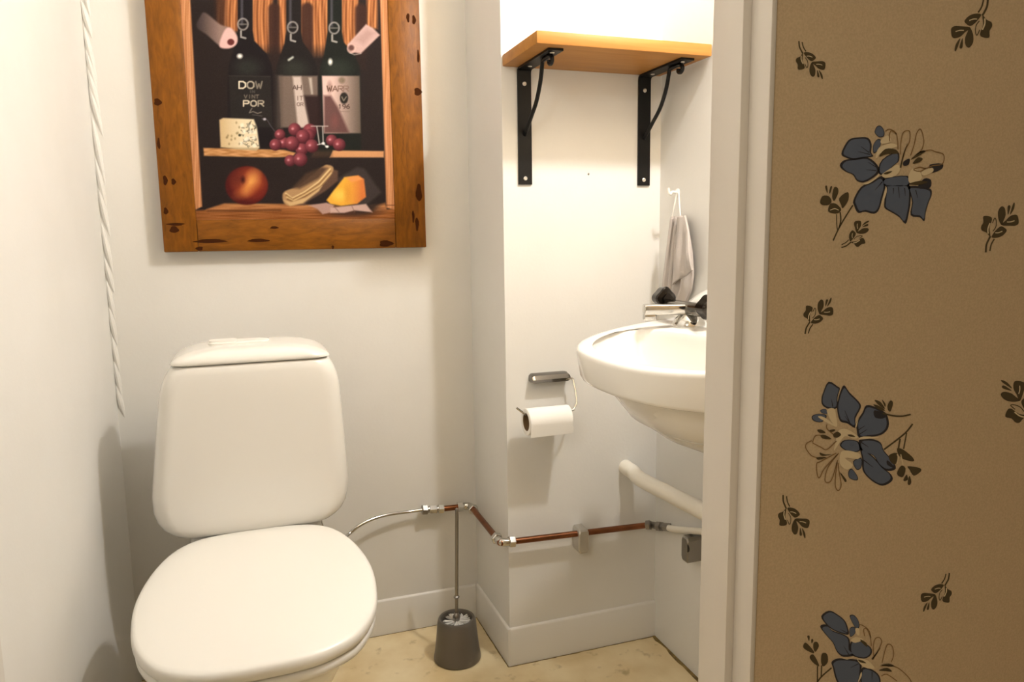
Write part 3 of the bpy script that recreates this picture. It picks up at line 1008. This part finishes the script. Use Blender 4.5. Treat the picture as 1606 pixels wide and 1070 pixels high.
# ------------------------------------------------------------------ wall shelf
sx0, sx1, sy0, sz1, stk = .5425, .9335, 1.3915, 1.4258, .0245
sh = thing('wall_shelf', ((sx0 + sx1) / 2, YA, sz1 - stk), 'light wooden wall shelf on two black scroll brackets above the washbasin', 'shelf')
MB().box(sx0, sx1, sy0, YA - .0005, sz1 - stk, sz1, .0025).build('board', shelf_m, sh)
ZU = sz1 - stk
for bx in (.592, .8905):
    h = .0158
    bk = MB()
    # bent flat bar: upright on the wall and arm under the board
    path = [(YA - .0025, 1.150), (YA - .0025, 1.25), (YA - .0025, ZU - .012), (YA - .004, ZU - .006), (YA - .008, ZU - .003), (YA - .015, ZU - .0025), (1.50, ZU - .0025), (1.415, ZU - .0025)]
    secs = []
    for i, (y, z) in enumerate(path):
        a, b = path[max(i - 1, 0)], path[min(i + 1, len(path) - 1)]
        ty, tz = b[0] - a[0], b[1] - a[1]
        L = math.hypot(ty, tz)
        ny_, nz_ = -tz / L * .0022, ty / L * .0022
        secs.append([(bx - h, y + ny_, z + nz_), (bx + h, y + ny_, z + nz_), (bx + h, y - ny_, z - nz_), (bx - h, y - ny_, z - nz_)])
    bk.loft(secs)
    b0 = bk.build('bracket', black_m, sh)
    br = MB()
    # curved brace ending in a small scroll below the arm
    prof = [(.003, 1.258), (.020, 1.271), (.0434, 1.290), (.076, 1.3175), (.099, 1.352), (.1095, 1.381), (.113, ZU - .010), (.124, ZU - .008), (.142, ZU - .0075), (.158, ZU - .009), (.165, ZU - .0165), (.159, ZU - .024), (.149, ZU - .0215), (.149, ZU - .015)]
    pts = [(bx, YA - d_, z_) for d_, z_ in prof]
    br.tube(cat(pts, 5), .0044, 10)
    br.build('brace', black_m, b0)
    for y, z, ax in ((YA - .0045, 1.367, 'y'), (YA - .0045, 1.163, 'y'), (1.435, ZU - .0045, 'z'), (1.56, ZU - .0045, 'z')):
        s_ = MB()
        s_.lathe([(.0048, 0), (.0046, -.0012), (.003, -.0022), (.0008, -.0018)], (bx, y, z), 14, ax)
        s_.build('screw', screw_m, b0)

# ------------------------------------------------------------------ washbasin
BY, BH, BD = 1.06, .292, .426
bs = thing('washbasin', (XI, BY, .60), 'white rounded porcelain washbasin on the right wall under the shelf', 'washbasin')


def dsec(kx, ky, z, x_off=0, p=2.6, n=40, lift=0):
    out = []
    for k in range(n + 1):
        a = -PI / 2 + PI * k / n
        ca, sa = max(math.cos(a), 0), math.sin(a)
        x = XI - .001 - x_off - BD * kx * ca ** (2 / p)
        y = BY + BH * ky * math.copysign(abs(sa) ** (2 / p), sa)
        out.append((x, y, z + lift * (x - (XI - BD)) / BD))
    return out


LF = .030


def bowlsec(xl, hy_, z, p=2.2, n=40):
    """oval hollow of the basin, clear of the rear deck"""
    cx, af = .69, .69 - xl
    ab = .062 - (xl - .531) * .3
    out = []
    for k in range(n + 1):
        a = -PI + 2 * PI * k / n
        ca, sa = math.cos(a), math.sin(a)
        out.append((cx - (af if ca > 0 else ab) * math.copysign(abs(ca) ** (2 / p), ca), BY + hy_ * math.copysign(abs(sa) ** (2 / p), sa), z))
    return out


bb = MB()
PB = 2.5
secs = [dsec(.30, .22, .652, x_off=.04, p=2.2), dsec(.44, .36, .658, x_off=.02, p=2.2), dsec(.56, .47, .672, p=2.2), dsec(.67, .58, .692, p=2.2), dsec(.765, .67, .72, p=2.2), dsec(.84, .755, .752, p=2.3), dsec(.872, .80, .776, p=2.4), dsec(.885, .815, .786, p=PB),
        dsec(.965, .958, .7875, p=PB), dsec(.978, .972, .7895, p=PB), dsec(.985, .98, .795, p=PB), dsec(1.0, 1.0, .834, p=PB, lift=LF), dsec(.998, .998, .8395, p=PB, lift=LF), dsec(.988, .987, .8425, p=PB, lift=LF), dsec(.972, .967, .843, p=PB, lift=LF), dsec(.935, .92, .8415, p=PB, lift=LF)]
lip = [(.534, .229, .8405), (.540, .224, .838), (.546, .219, .829), (.558, .208, .80), (.578, .185, .755), (.604, .15, .722), (.632, .10, .707), (.66, .04, .702)]
for xl, hy_, z in lip:
    q = bowlsec(xl, hy_, z)
    secs.append([(x, y, zz + LF * (x - (XI - BD)) / BD * min(1, max(0, (zz - .72) / .1))) for x, y, zz in q])
bb.loft(secs, cap=True)
bb.build('basin', china_m, bs, angle=50)
MB().lathe([(.021, 0), (.021, .002), (.015, .003), (.004, .0015)], (.675, BY, .7025), 24).build('drain', chrome_m, bs)

# raised rear ledge behind the tap
sp = MB()
pr = []
for k in range(41):
    t = -1 + 2 * k / 40
    y = BY + t * .312
    hgt = .004 + .092 * (1 - abs(t) ** 2.6) ** .8
    z0 = .864
    th = .098
    pr.append([(XI - .0015, y, z0 - .03), (XI - th, y, z0 - .03), (XI - th * .97, y, z0 + hgt * .6), (XI - th * .86, y, z0 + hgt * .9), (XI - th * .62, y, z0 + hgt), (XI - .0015, y, z0 + hgt)])
sp.loft(pr)
sp.build('rear_ledge', china_m, bs, angle=60)

# mixer tap on the basin
ty, tx, tz = 1.235, .790, .8605
tp = thing('mixer_tap', (tx, ty, tz), 'chrome two-handle mixer tap on the rear of the washbasin', 'tap')
MB().lathe([(.031, -.003), (.032, 0), (.031, .007), (.026, .015), (.018, .022), (.012, .026)], (tx, ty, tz), 32).build('tap_base', chrome_m, tp)
bd = MB()
bd.box(tx - .014, tx + .014, ty - .050, ty + .075, tz + .022, tz + .046, .008, 3)
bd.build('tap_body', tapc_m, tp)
spm = MB()
Mx = Matrix.Translation((tx - .012, ty + .004, tz + .033)) @ Matrix.Rotation(math.radians(-20), 4, 'Z')
spm.box(-.075, .006, -.013, .013, -.010, .010, .004, 3, M=Mx)
spm.box(-.075, -.050, -.010, .010, -.022, -.006, .004, 3, M=Mx)
spm.build('spout', chrome_m, tp)
for s_, off, tilt in ((-1, .046, .004), (1, .075, .010)):
    kb = MB()
    yk = ty + s_ * off
    secs = []
    for d, r in ((0, .010), (.005, .010), (.007, .019), (.010, .0215), (.030, .0195), (.034, .016), (.036, .008)):
        secs.append([(tx + r * (1 + .10 * math.cos(4 * a)) * math.cos(a), yk + s_ * d, tz + .037 + tilt + r * (1 + .10 * math.cos(4 * a)) * math.sin(a)) for a in np.linspace(0, 2 * PI, 33)[:-1]])
    kb.loft(secs)
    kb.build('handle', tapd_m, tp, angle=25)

# waste pipe from the basin into the boxed wall
wp = thing('waste_pipe', (.87, YA, .46), 'thick white plastic waste pipe below the washbasin', 'pipe')
e0 = P(997, 748, 'y', 1.553)
e1 = P(1104, 803, 'x', .868)
wm = MB()
d = e1 - e0
wm.tube(cat([(e0[0] - .003, YA + .01, e0[2] + .012), (e0[0] - .003, YA - .018, e0[2] + .010), (e0[0] + .002, YA - .034, e0[2] + .006), tuple(e0 + d * .1), tuple(e0 + d * .5), tuple(e1), (.845, 1.14, .475), (.82, 1.09, .49), (.80, 1.064, .53), (.797, 1.06, .60), (.797, 1.06, .651)], 6), .0185, 20)
wm.build('pipe', waste_m, wp)
MB().lathe([(.024, 0), (.027, .003), (.027, .028), (.024, .031)], (.797, 1.06, .60), 16).build('coupling_nut', waste_m, wp)

# ------------------------------------------------------------------ water supply pipe
PR = .0074
ZP = .3135
sup = thing('water_pipe', (XO, YA, ZP), 'copper water pipe running round the corner of the boxed wall', 'pipe')
xr, yf_, yb_ = XO - .028, YA - .025, YB - .024
a0 = Vector((P(696, 798, 'y', yb_)[0], yb_, P(696, 798, 'y', yb_)[2]))
a1 = Vector((xr, yb_, P(740, 793, 'y', yb_)[2]))
a2 = Vector((xr, yf_, P(790, 851, 'y', yf_)[2]))
a3 = Vector((P(1014, 824, 'y', yf_)[0], yf_, P(1014, 824, 'y', yf_)[2]))
for p_, q_ in ((a0, a1), (a1, a2), (a2, a3)):
    MB().tube([p_, q_], PR, 16).build('copper_tube', copper_m, sup)


def hexnut(mb, p, d, L, r):
    d = Vector(d).normalized()
    p = Vector(p)
    mb.tube([p - d * L / 2, p - d * L * .42, p + d * L * .42, p + d * L / 2], [r * .86, r, r, r * .86], 6)


def elbow(c, d1, d2):
    mb = MB()
    d1, d2 = Vector(d1).normalized(), Vector(d2).normalized()
    c = Vector(c)
    mb.tube(cat([c + d1 * .024, c + d1 * .014, c + d1 * .004 + d2 * .004, c + d2 * .014, c + d2 * .024], 5), .0098, 14)
    o = mb.build('elbow', chrome_m, sup)
    for d_ in (d1, d2):
        m2 = MB()
        hexnut(m2, c + d_ * .028, d_, .015, .0135)
        m2.build('compression_nut', chrome_m, o, smooth=False)


elbow(a1, a0 - a1, a2 - a1)
elbow(a2, a1 - a2, a3 - a2)
m2 = MB()
n0 = Vector(P(662, 800, 'y', yb_))
hexnut(m2, n0.lerp(a0, .12), a0 - n0, .014, .0135)
m2.build('compression_nut', steel_m, sup, smooth=False)
m2 = MB()
hexnut(m2, n0.lerp(a0, .50), a0 - n0, .020, .0115)
m2.build('compression_nut', chrome_m, sup, smooth=False)
m2 = MB()
hexnut(m2, n0.lerp(a0, .86), a0 - n0, .015, .0125)
m2.build('compression_nut', chrome_m, sup, smooth=False)
MB().tube([n0, a0], .009, 14).build('coupling', chrome_m, sup)
# flexible chrome tail to the cistern
tl = MB()
tl.tube(cat([n0, Vector(P(640, 803, 'y', yb_)), Vector(P(606, 808, 'y', yb_ - .01)), Vector(P(580, 816, 'y', yb_ - .02)), Vector(P(560, 827, 'y', yb_ - .03)), Vector(P(545, 840, 'y', yb_ - .04)), Vector((.150, 1.74, .31)), Vector((.125, 1.66, .37)), Vector((.11, 1.61, .43)), Vector((.105, 1.60, .4585))], 7), .0042, 12)
tl.build('tail_pipe', chrome_m, sup)
# corner fitting on the right with white tube
ft = MB()
c0 = a3
c1 = Vector(P(1030, 823, 'y', YA - .045))
c2 = Vector(P(1046, 827, 'x', XI - .02))
hexnut(ft, c0.lerp(c1, .2), c1 - c0, .012, .0125)
ft.tube(cat([c0, c0 + Vector((.012, -.002, 0)), c2 + Vector((-.004, .022, -.006)), c2], 5), .0085, 14)
hexnut(ft, c2.lerp(c0, .35), c2 - c0, .014, .0125)
hexnut(ft, c2, c2 - c0, .016, .0115)
ft.build('elbow', steel_m, sup, angle=40)
w1 = Vector(P(1102, 834, 'x', XI - .018))
w2 = w1 + (w1 - c2) * .8
MB().tube(cat([c2, c2.lerp(w1, .25) + Vector((0, 0, -.003)), w1, w2, w2 + Vector((-.03, -.03, .25))], 6), .0078, 14).build('white_tube', waste_m, sup)


def clip(c, nrm, label, hollow=False):
    """square chrome pipe clip standing on a wall; c = point on the wall"""
    t = thing('pipe_clip', c, label, 'pipe clip', 'chrome pipe clips on the walls')
    mb = MB()
    nrm = Vector(nrm)
    side = Vector((0, 0, 1)).cross(nrm)
    w_, d_ = .0135, .040
    outer = []
    zt, zb_ = .030, -.030
    prof = [(-1, zb_ + .008), (-.72, zb_), (.72, zb_), (1, zb_ + .008), (1, zt - .008), (.72, zt), (-.72, zt), (-1, zt - .008)]
    secs = []
    for dd, k in ((0, 1), (d_ - .003, 1), (d_, .86)):
        secs.append([Vector(c) + side * (x * w_ * k) + nrm * dd + Vector((0, 0, z * k)) for x, z in prof])
    mb.loft(secs)
    o = mb.build('clip_body', clip_m if not hollow else steel_m, t, angle=20)
    return t, side


tcl, _ = clip((P(908, 846, 'y', YA)[0] - .004, YA, P(908, 846, 'y', 1.575)[2] - .002), (0, -1, 0), 'chrome pipe clip holding the copper pipe on the boxed wall')
tcl2, _ = clip((XI, 1.402, .322), (-1, 0, 0), 'grey pipe clip with dark opening on the right wall by the door frame', True)
MB().lathe([(.0095, 0), (.0095, -.0012)], (XI - .0385, 1.392, .329), 20, 'x').build('opening', mat('clip_hole', (22, 20, 18), .6), tcl2)

# ------------------------------------------------------------------ toilet roll and holder
rc = P(826, 662, 'y', YA - .062)
rx0, rx1, rcy, rcz, rr0 = rc[0] - .002, P(893, 660, 'y', YA - .07)[0], YA - .062, rc[2], .0305
hd = thing('roll_holder', (P(863, 594, 'y', YA)[0], YA, .71), 'chrome wire toilet roll holder on the boxed wall', 'roll holder')
hx0, hx1 = P(834, 594, 'y', YA - .02)[0], P(893, 594, 'y', YA - .02)[0]
hz = P(863, 594, 'y', YA - .022)[2]
cv = MB()
secs = []
for x, k in ((hx0, .6), (hx0 + .004, .95), (hx0 + .008, 1), (hx1 - .008, 1), (hx1 - .004, .95), (hx1, .6)):
    secs.append([(x, YA - .0005, hz + .012 * k), (x, YA - .012, hz + .0125 * k), (x, YA - .023, hz + .009 * k), (x, YA - .028, hz), (x, YA - .024, hz - .0085 * k), (x, YA - .0005, hz - .0105 * k)])
cv.loft(secs)
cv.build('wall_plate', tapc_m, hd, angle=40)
wr = MB()
A = Vector((hx1 - .012, YA - .024, hz - .003))
pts = [A, A + Vector((.016, -.003, 0)), Vector(P(899, 598, 'y', YA - .03)), Vector(P(903, 618, 'y', YA - .045)), Vector(P(904, 632, 'y', YA - .055)), Vector(P(900, 641, 'y', YA - .06)), Vector((rx1 + .012, rcy, rcz + .017)), Vector((rx1 - .01, rcy, rcz + .0165)), Vector((rx0 + .02, rcy, rcz + .0165)), Vector((rx0 + .002, rcy, rcz + .0165)),
       Vector((rx0 - .004, rcy - .002, rcz + .020)), Vector(P(810, 640, 'y', rcy))]
wr.tube(cat(pts, 6), .0024, 10)
wr.build('wire_arm', chrome_m, hd)
rl = thing('toilet_roll', ((rx0 + rx1) / 2, rcy, rcz), 'nearly used white toilet roll on the chrome wire holder', 'toilet roll')
tm = MB()
n = 48
R0, R1 = rr0, .0205
secs = []
for x, r in ((rx0 + .0006, R1), (rx0, R1 + .001), (rx0, R0 - .001), (rx0 + .001, R0), (rx1 - .001, R0), (rx1, R0 - .001), (rx1, R1 + .001), (rx1 - .0006, R1), (rx0 + .0006, R1)):
    secs.append([(x, rcy + r * math.cos(2 * PI * k / n), rcz + r * math.sin(2 * PI * k / n)) for k in range(n)])
tm.loft(secs, cap=False)
# loose end of the paper hanging over the front
fl_ = []
for k in range(9):
    a = math.radians(100 + k * 12)
    fl_.append((rcy + (R0 + .0012) * math.cos(a), rcz + (R0 + .0012) * math.sin(a)))
fl_ += [(fl_[-1][0] + .0005, fl_[-1][1] - .010), (fl_[-1][0] + .002, fl_[-1][1] - .0215)]
g = []
for i, (y, z) in enumerate(fl_):
    g.append([(rx0 + .001, y, z), (rx1 - .001 + .002 * (i > 8), y, z + .0015 * (i == 10)), (rx1 - .001 + .002 * (i > 8), y + .0008, z + .0015 * (i == 10)), (rx0 + .001, y + .0008, z)])
tm.loft(g)
tro = tm.build('paper', tissue_m, rl, angle=50)
ck = MB()
secs = []
for x, r in ((rx0 + .0005, .0202), (rx1 - .0005, .0202), (rx1 - .0005, .0192), (rx0 + .0005, .0192), (rx0 + .0005, .0202)):
    secs.append([(x, rcy + r * math.cos(2 * PI * k / 32), rcz + r * math.sin(2 * PI * k / 32)) for k in range(32)])
ck.loft(secs, cap=False)
ck.build('core', card_m, rl)

# ------------------------------------------------------------------ toilet brush
bxc, byc = .4285, 1.678
bh = thing('brush_holder', (bxc, byc, 0), 'grey flared toilet brush holder on the floor beside the boxed wall', 'brush holder')
hm = MB()
hm.lathe([(.056, 0), (.0585, .003), (.0585, .006), (.0555, .022), (.0525, .045), (.0500, .07), (.0480, .094), (.0465, .102), (.0435, .1065), (.0395, .1065), (.037, .103), (.036, .09), (.036, .02), (.03, .015)], (bxc, byc, 0), 48)
hm.build('cup', holder_m, bh, angle=50)
bru = thing('toilet_brush', (bxc, byc, .1), 'toilet brush with thin grey metal handle standing in the grey cup', 'toilet brush')
hp = P(716.5, 797, 'y', byc)
hb_ = Vector((bxc, byc, .108))
ht = Vector((hp[0], byc, hp[2]))
MB().tube([hb_, hb_.lerp(ht, .97), hb_.lerp(ht, .99), ht], [.0043, .0043, .0040, .0022], 14).build('handle', steel_m, bru)
rg = MB()
r0_ = hb_.lerp(ht, .185)
rg.tube([r0_ + Vector((0, 0, dz)) for dz in (-.0035, -.002, 0, .002, .0035)], [.0045, .0065, .0075, .0065, .0045], 16)
rg.build('collar', steel_m, bru)
kn_ = MB().lathe([(.003, -.012), (.0075, -.009), (.0092, -.002), (.0092, .002), (.0065, .008), (.0045, .011)], (bxc, byc, .108), 20)
kn_.build('ferrule', steel_m, bru)
br_ = MB()
rnd = random.Random(11)
for k in range(150):
    a = 2 * PI * k / 150 + rnd.uniform(-.04, .04)
    z1 = .099 + rnd.uniform(-.006, .002)
    if int(k / 11) % 3 == 2:
        z1 -= .014
    r = rnd.uniform(.027, .0345)
    p0 = Vector((bxc + .006 * math.cos(a), byc + .006 * math.sin(a), z1 - .002))
    p1 = Vector((bxc + r * math.cos(a), byc + r * math.sin(a), z1 + rnd.uniform(-.004, .002)))
    br_.tube([p0, p1], [.0010, .0016], 5)
bo = br_.build('bristles', bristle_m, bru)
bo['kind'] = 'stuff'

# ------------------------------------------------------------------ hook and towel
hk = P(1063, 302, 'x', XI)
hko = thing('wall_hook', (XI, hk[1], hk[2]), 'small white plastic hook on the right wall above the towel', 'hook')
m1 = MB()
m1.lathe([(.009, 0), (.009, -.002), (.006, -.0035), (.0045, -.005)], tuple((XI, hk[1], hk[2])), 18, 'x')
m1.build('hook_plate', plastic_m, hko)
m1 = MB().tube(cat([(XI - .003, hk[1], hk[2]), (XI - .014, hk[1], hk[2] + .001), (XI - .020, hk[1], hk[2] - .004), (XI - .024, hk[1], hk[2] + .003), (XI - .025, hk[1], hk[2] + .010)], 5), .0032, 10)
m1.build('hook_prong', plastic_m, hko)
tw = thing('towel', (XI - .02, hk[1], .89), 'light grey terry towel hanging by its loop from the white hook', 'towel')
XT = XI - .022


def sheet(rows, th, name, ns=26):
    """rows of photo-plane edge points; each row = (uL, uR, v, x, depths...)"""
    mb = MB()
    grid = []
    for (uL, vL, uR, vR, x, amp, nf) in rows:
        row = []
        for k in range(ns + 1):
            t = k / ns
            p = P(uL + (uR - uL) * t, vL + (vR - vL) * t, 'x', x)
            row.append(np.array([p[0] + amp * math.cos(2 * PI * nf * t + .4), p[1], p[2]]))
        grid.append(row)
    secs = []
    for row in grid:
        fr = [r for r in row]
        bk_ = [r + np.array([th, 0, 0]) for r in row[::-1]]
        secs.append(fr + bk_)
    mb.loft(secs)
    return mb.build(name, towel_m, tw, angle=60)


sheet([(1052, 340, 1070, 338, XT, .0045, 3), (1049, 365, 1074, 362, XT, .006, 3), (1045, 395, 1079, 395, XT, .007, 3), (1042, 425, 1081, 430, XT, .0075, 3), (1039, 455, 1078, 455, XT, .0075, 3), (1038, 463, 1070, 475, XT, .0075, 3)], .006, 'rear_fold')
sheet([(1061, 341, 1073, 341, XT - .011, .001, 1), (1060, 360, 1077, 362, XT - .012, .002, 1), (1057, 390, 1081, 392, XT - .014, .005, 1.6), (1054, 415, 1084, 415, XT - .014, .005, 1.6), (1053, 436, 1085, 424, XT - .012, .003, 1.2), (1052, 447, 1079, 428, XT - .011, .003, 1.2)], .005, 'front_fold')
sf = MB()
for (ua, va, ub, vb, rr_) in ((1053.5, 343, 1041, 462, .0060), (1060.5, 343, 1049.5, 462, .0052)):
    sf.tube([P(ua + (ub - ua) * t, va + (vb - va) * t, 'x', XT - .004) for t in np.linspace(0, 1, 9)], [rr_ * (.65 + .5 * t) for t in np.linspace(0, 1, 9)], 10)
sf.build('side_fold', towel_m, tw)
lp = MB()
lp.tube(cat([P(1054, 342, 'x', XT), P(1057, 325, 'x', XT), P(1061, 306, 'x', XI - .018), P(1064, 303, 'x', XI - .017), P(1065, 312, 'x', XI - .018), P(1067, 340, 'x', XT)], 5), .0016, 8)
lp.build('hanging_loop', plastic_m, tw)

# ------------------------------------------------------------------ small marks in the walls
for i, (u, v, ax, val, lab) in enumerate(((923, 273, 'y', YA, 'small filled nail hole in the boxed wall between the shelf brackets'),
                                          (180, 953, 'y', YB, 'tiny dark nail in the rear wall left of the toilet'))):
    p = P(u, v, ax, val)
    nl = MB()
    nl.lathe([(.0024, 0), (.0022, -.0012), (.0008, -.0016)], (p[0], val, p[2]), 12, 'y')
    o = nl.build('nail', dark_m if i else steel_m)
    tag(o, lab, 'nail')
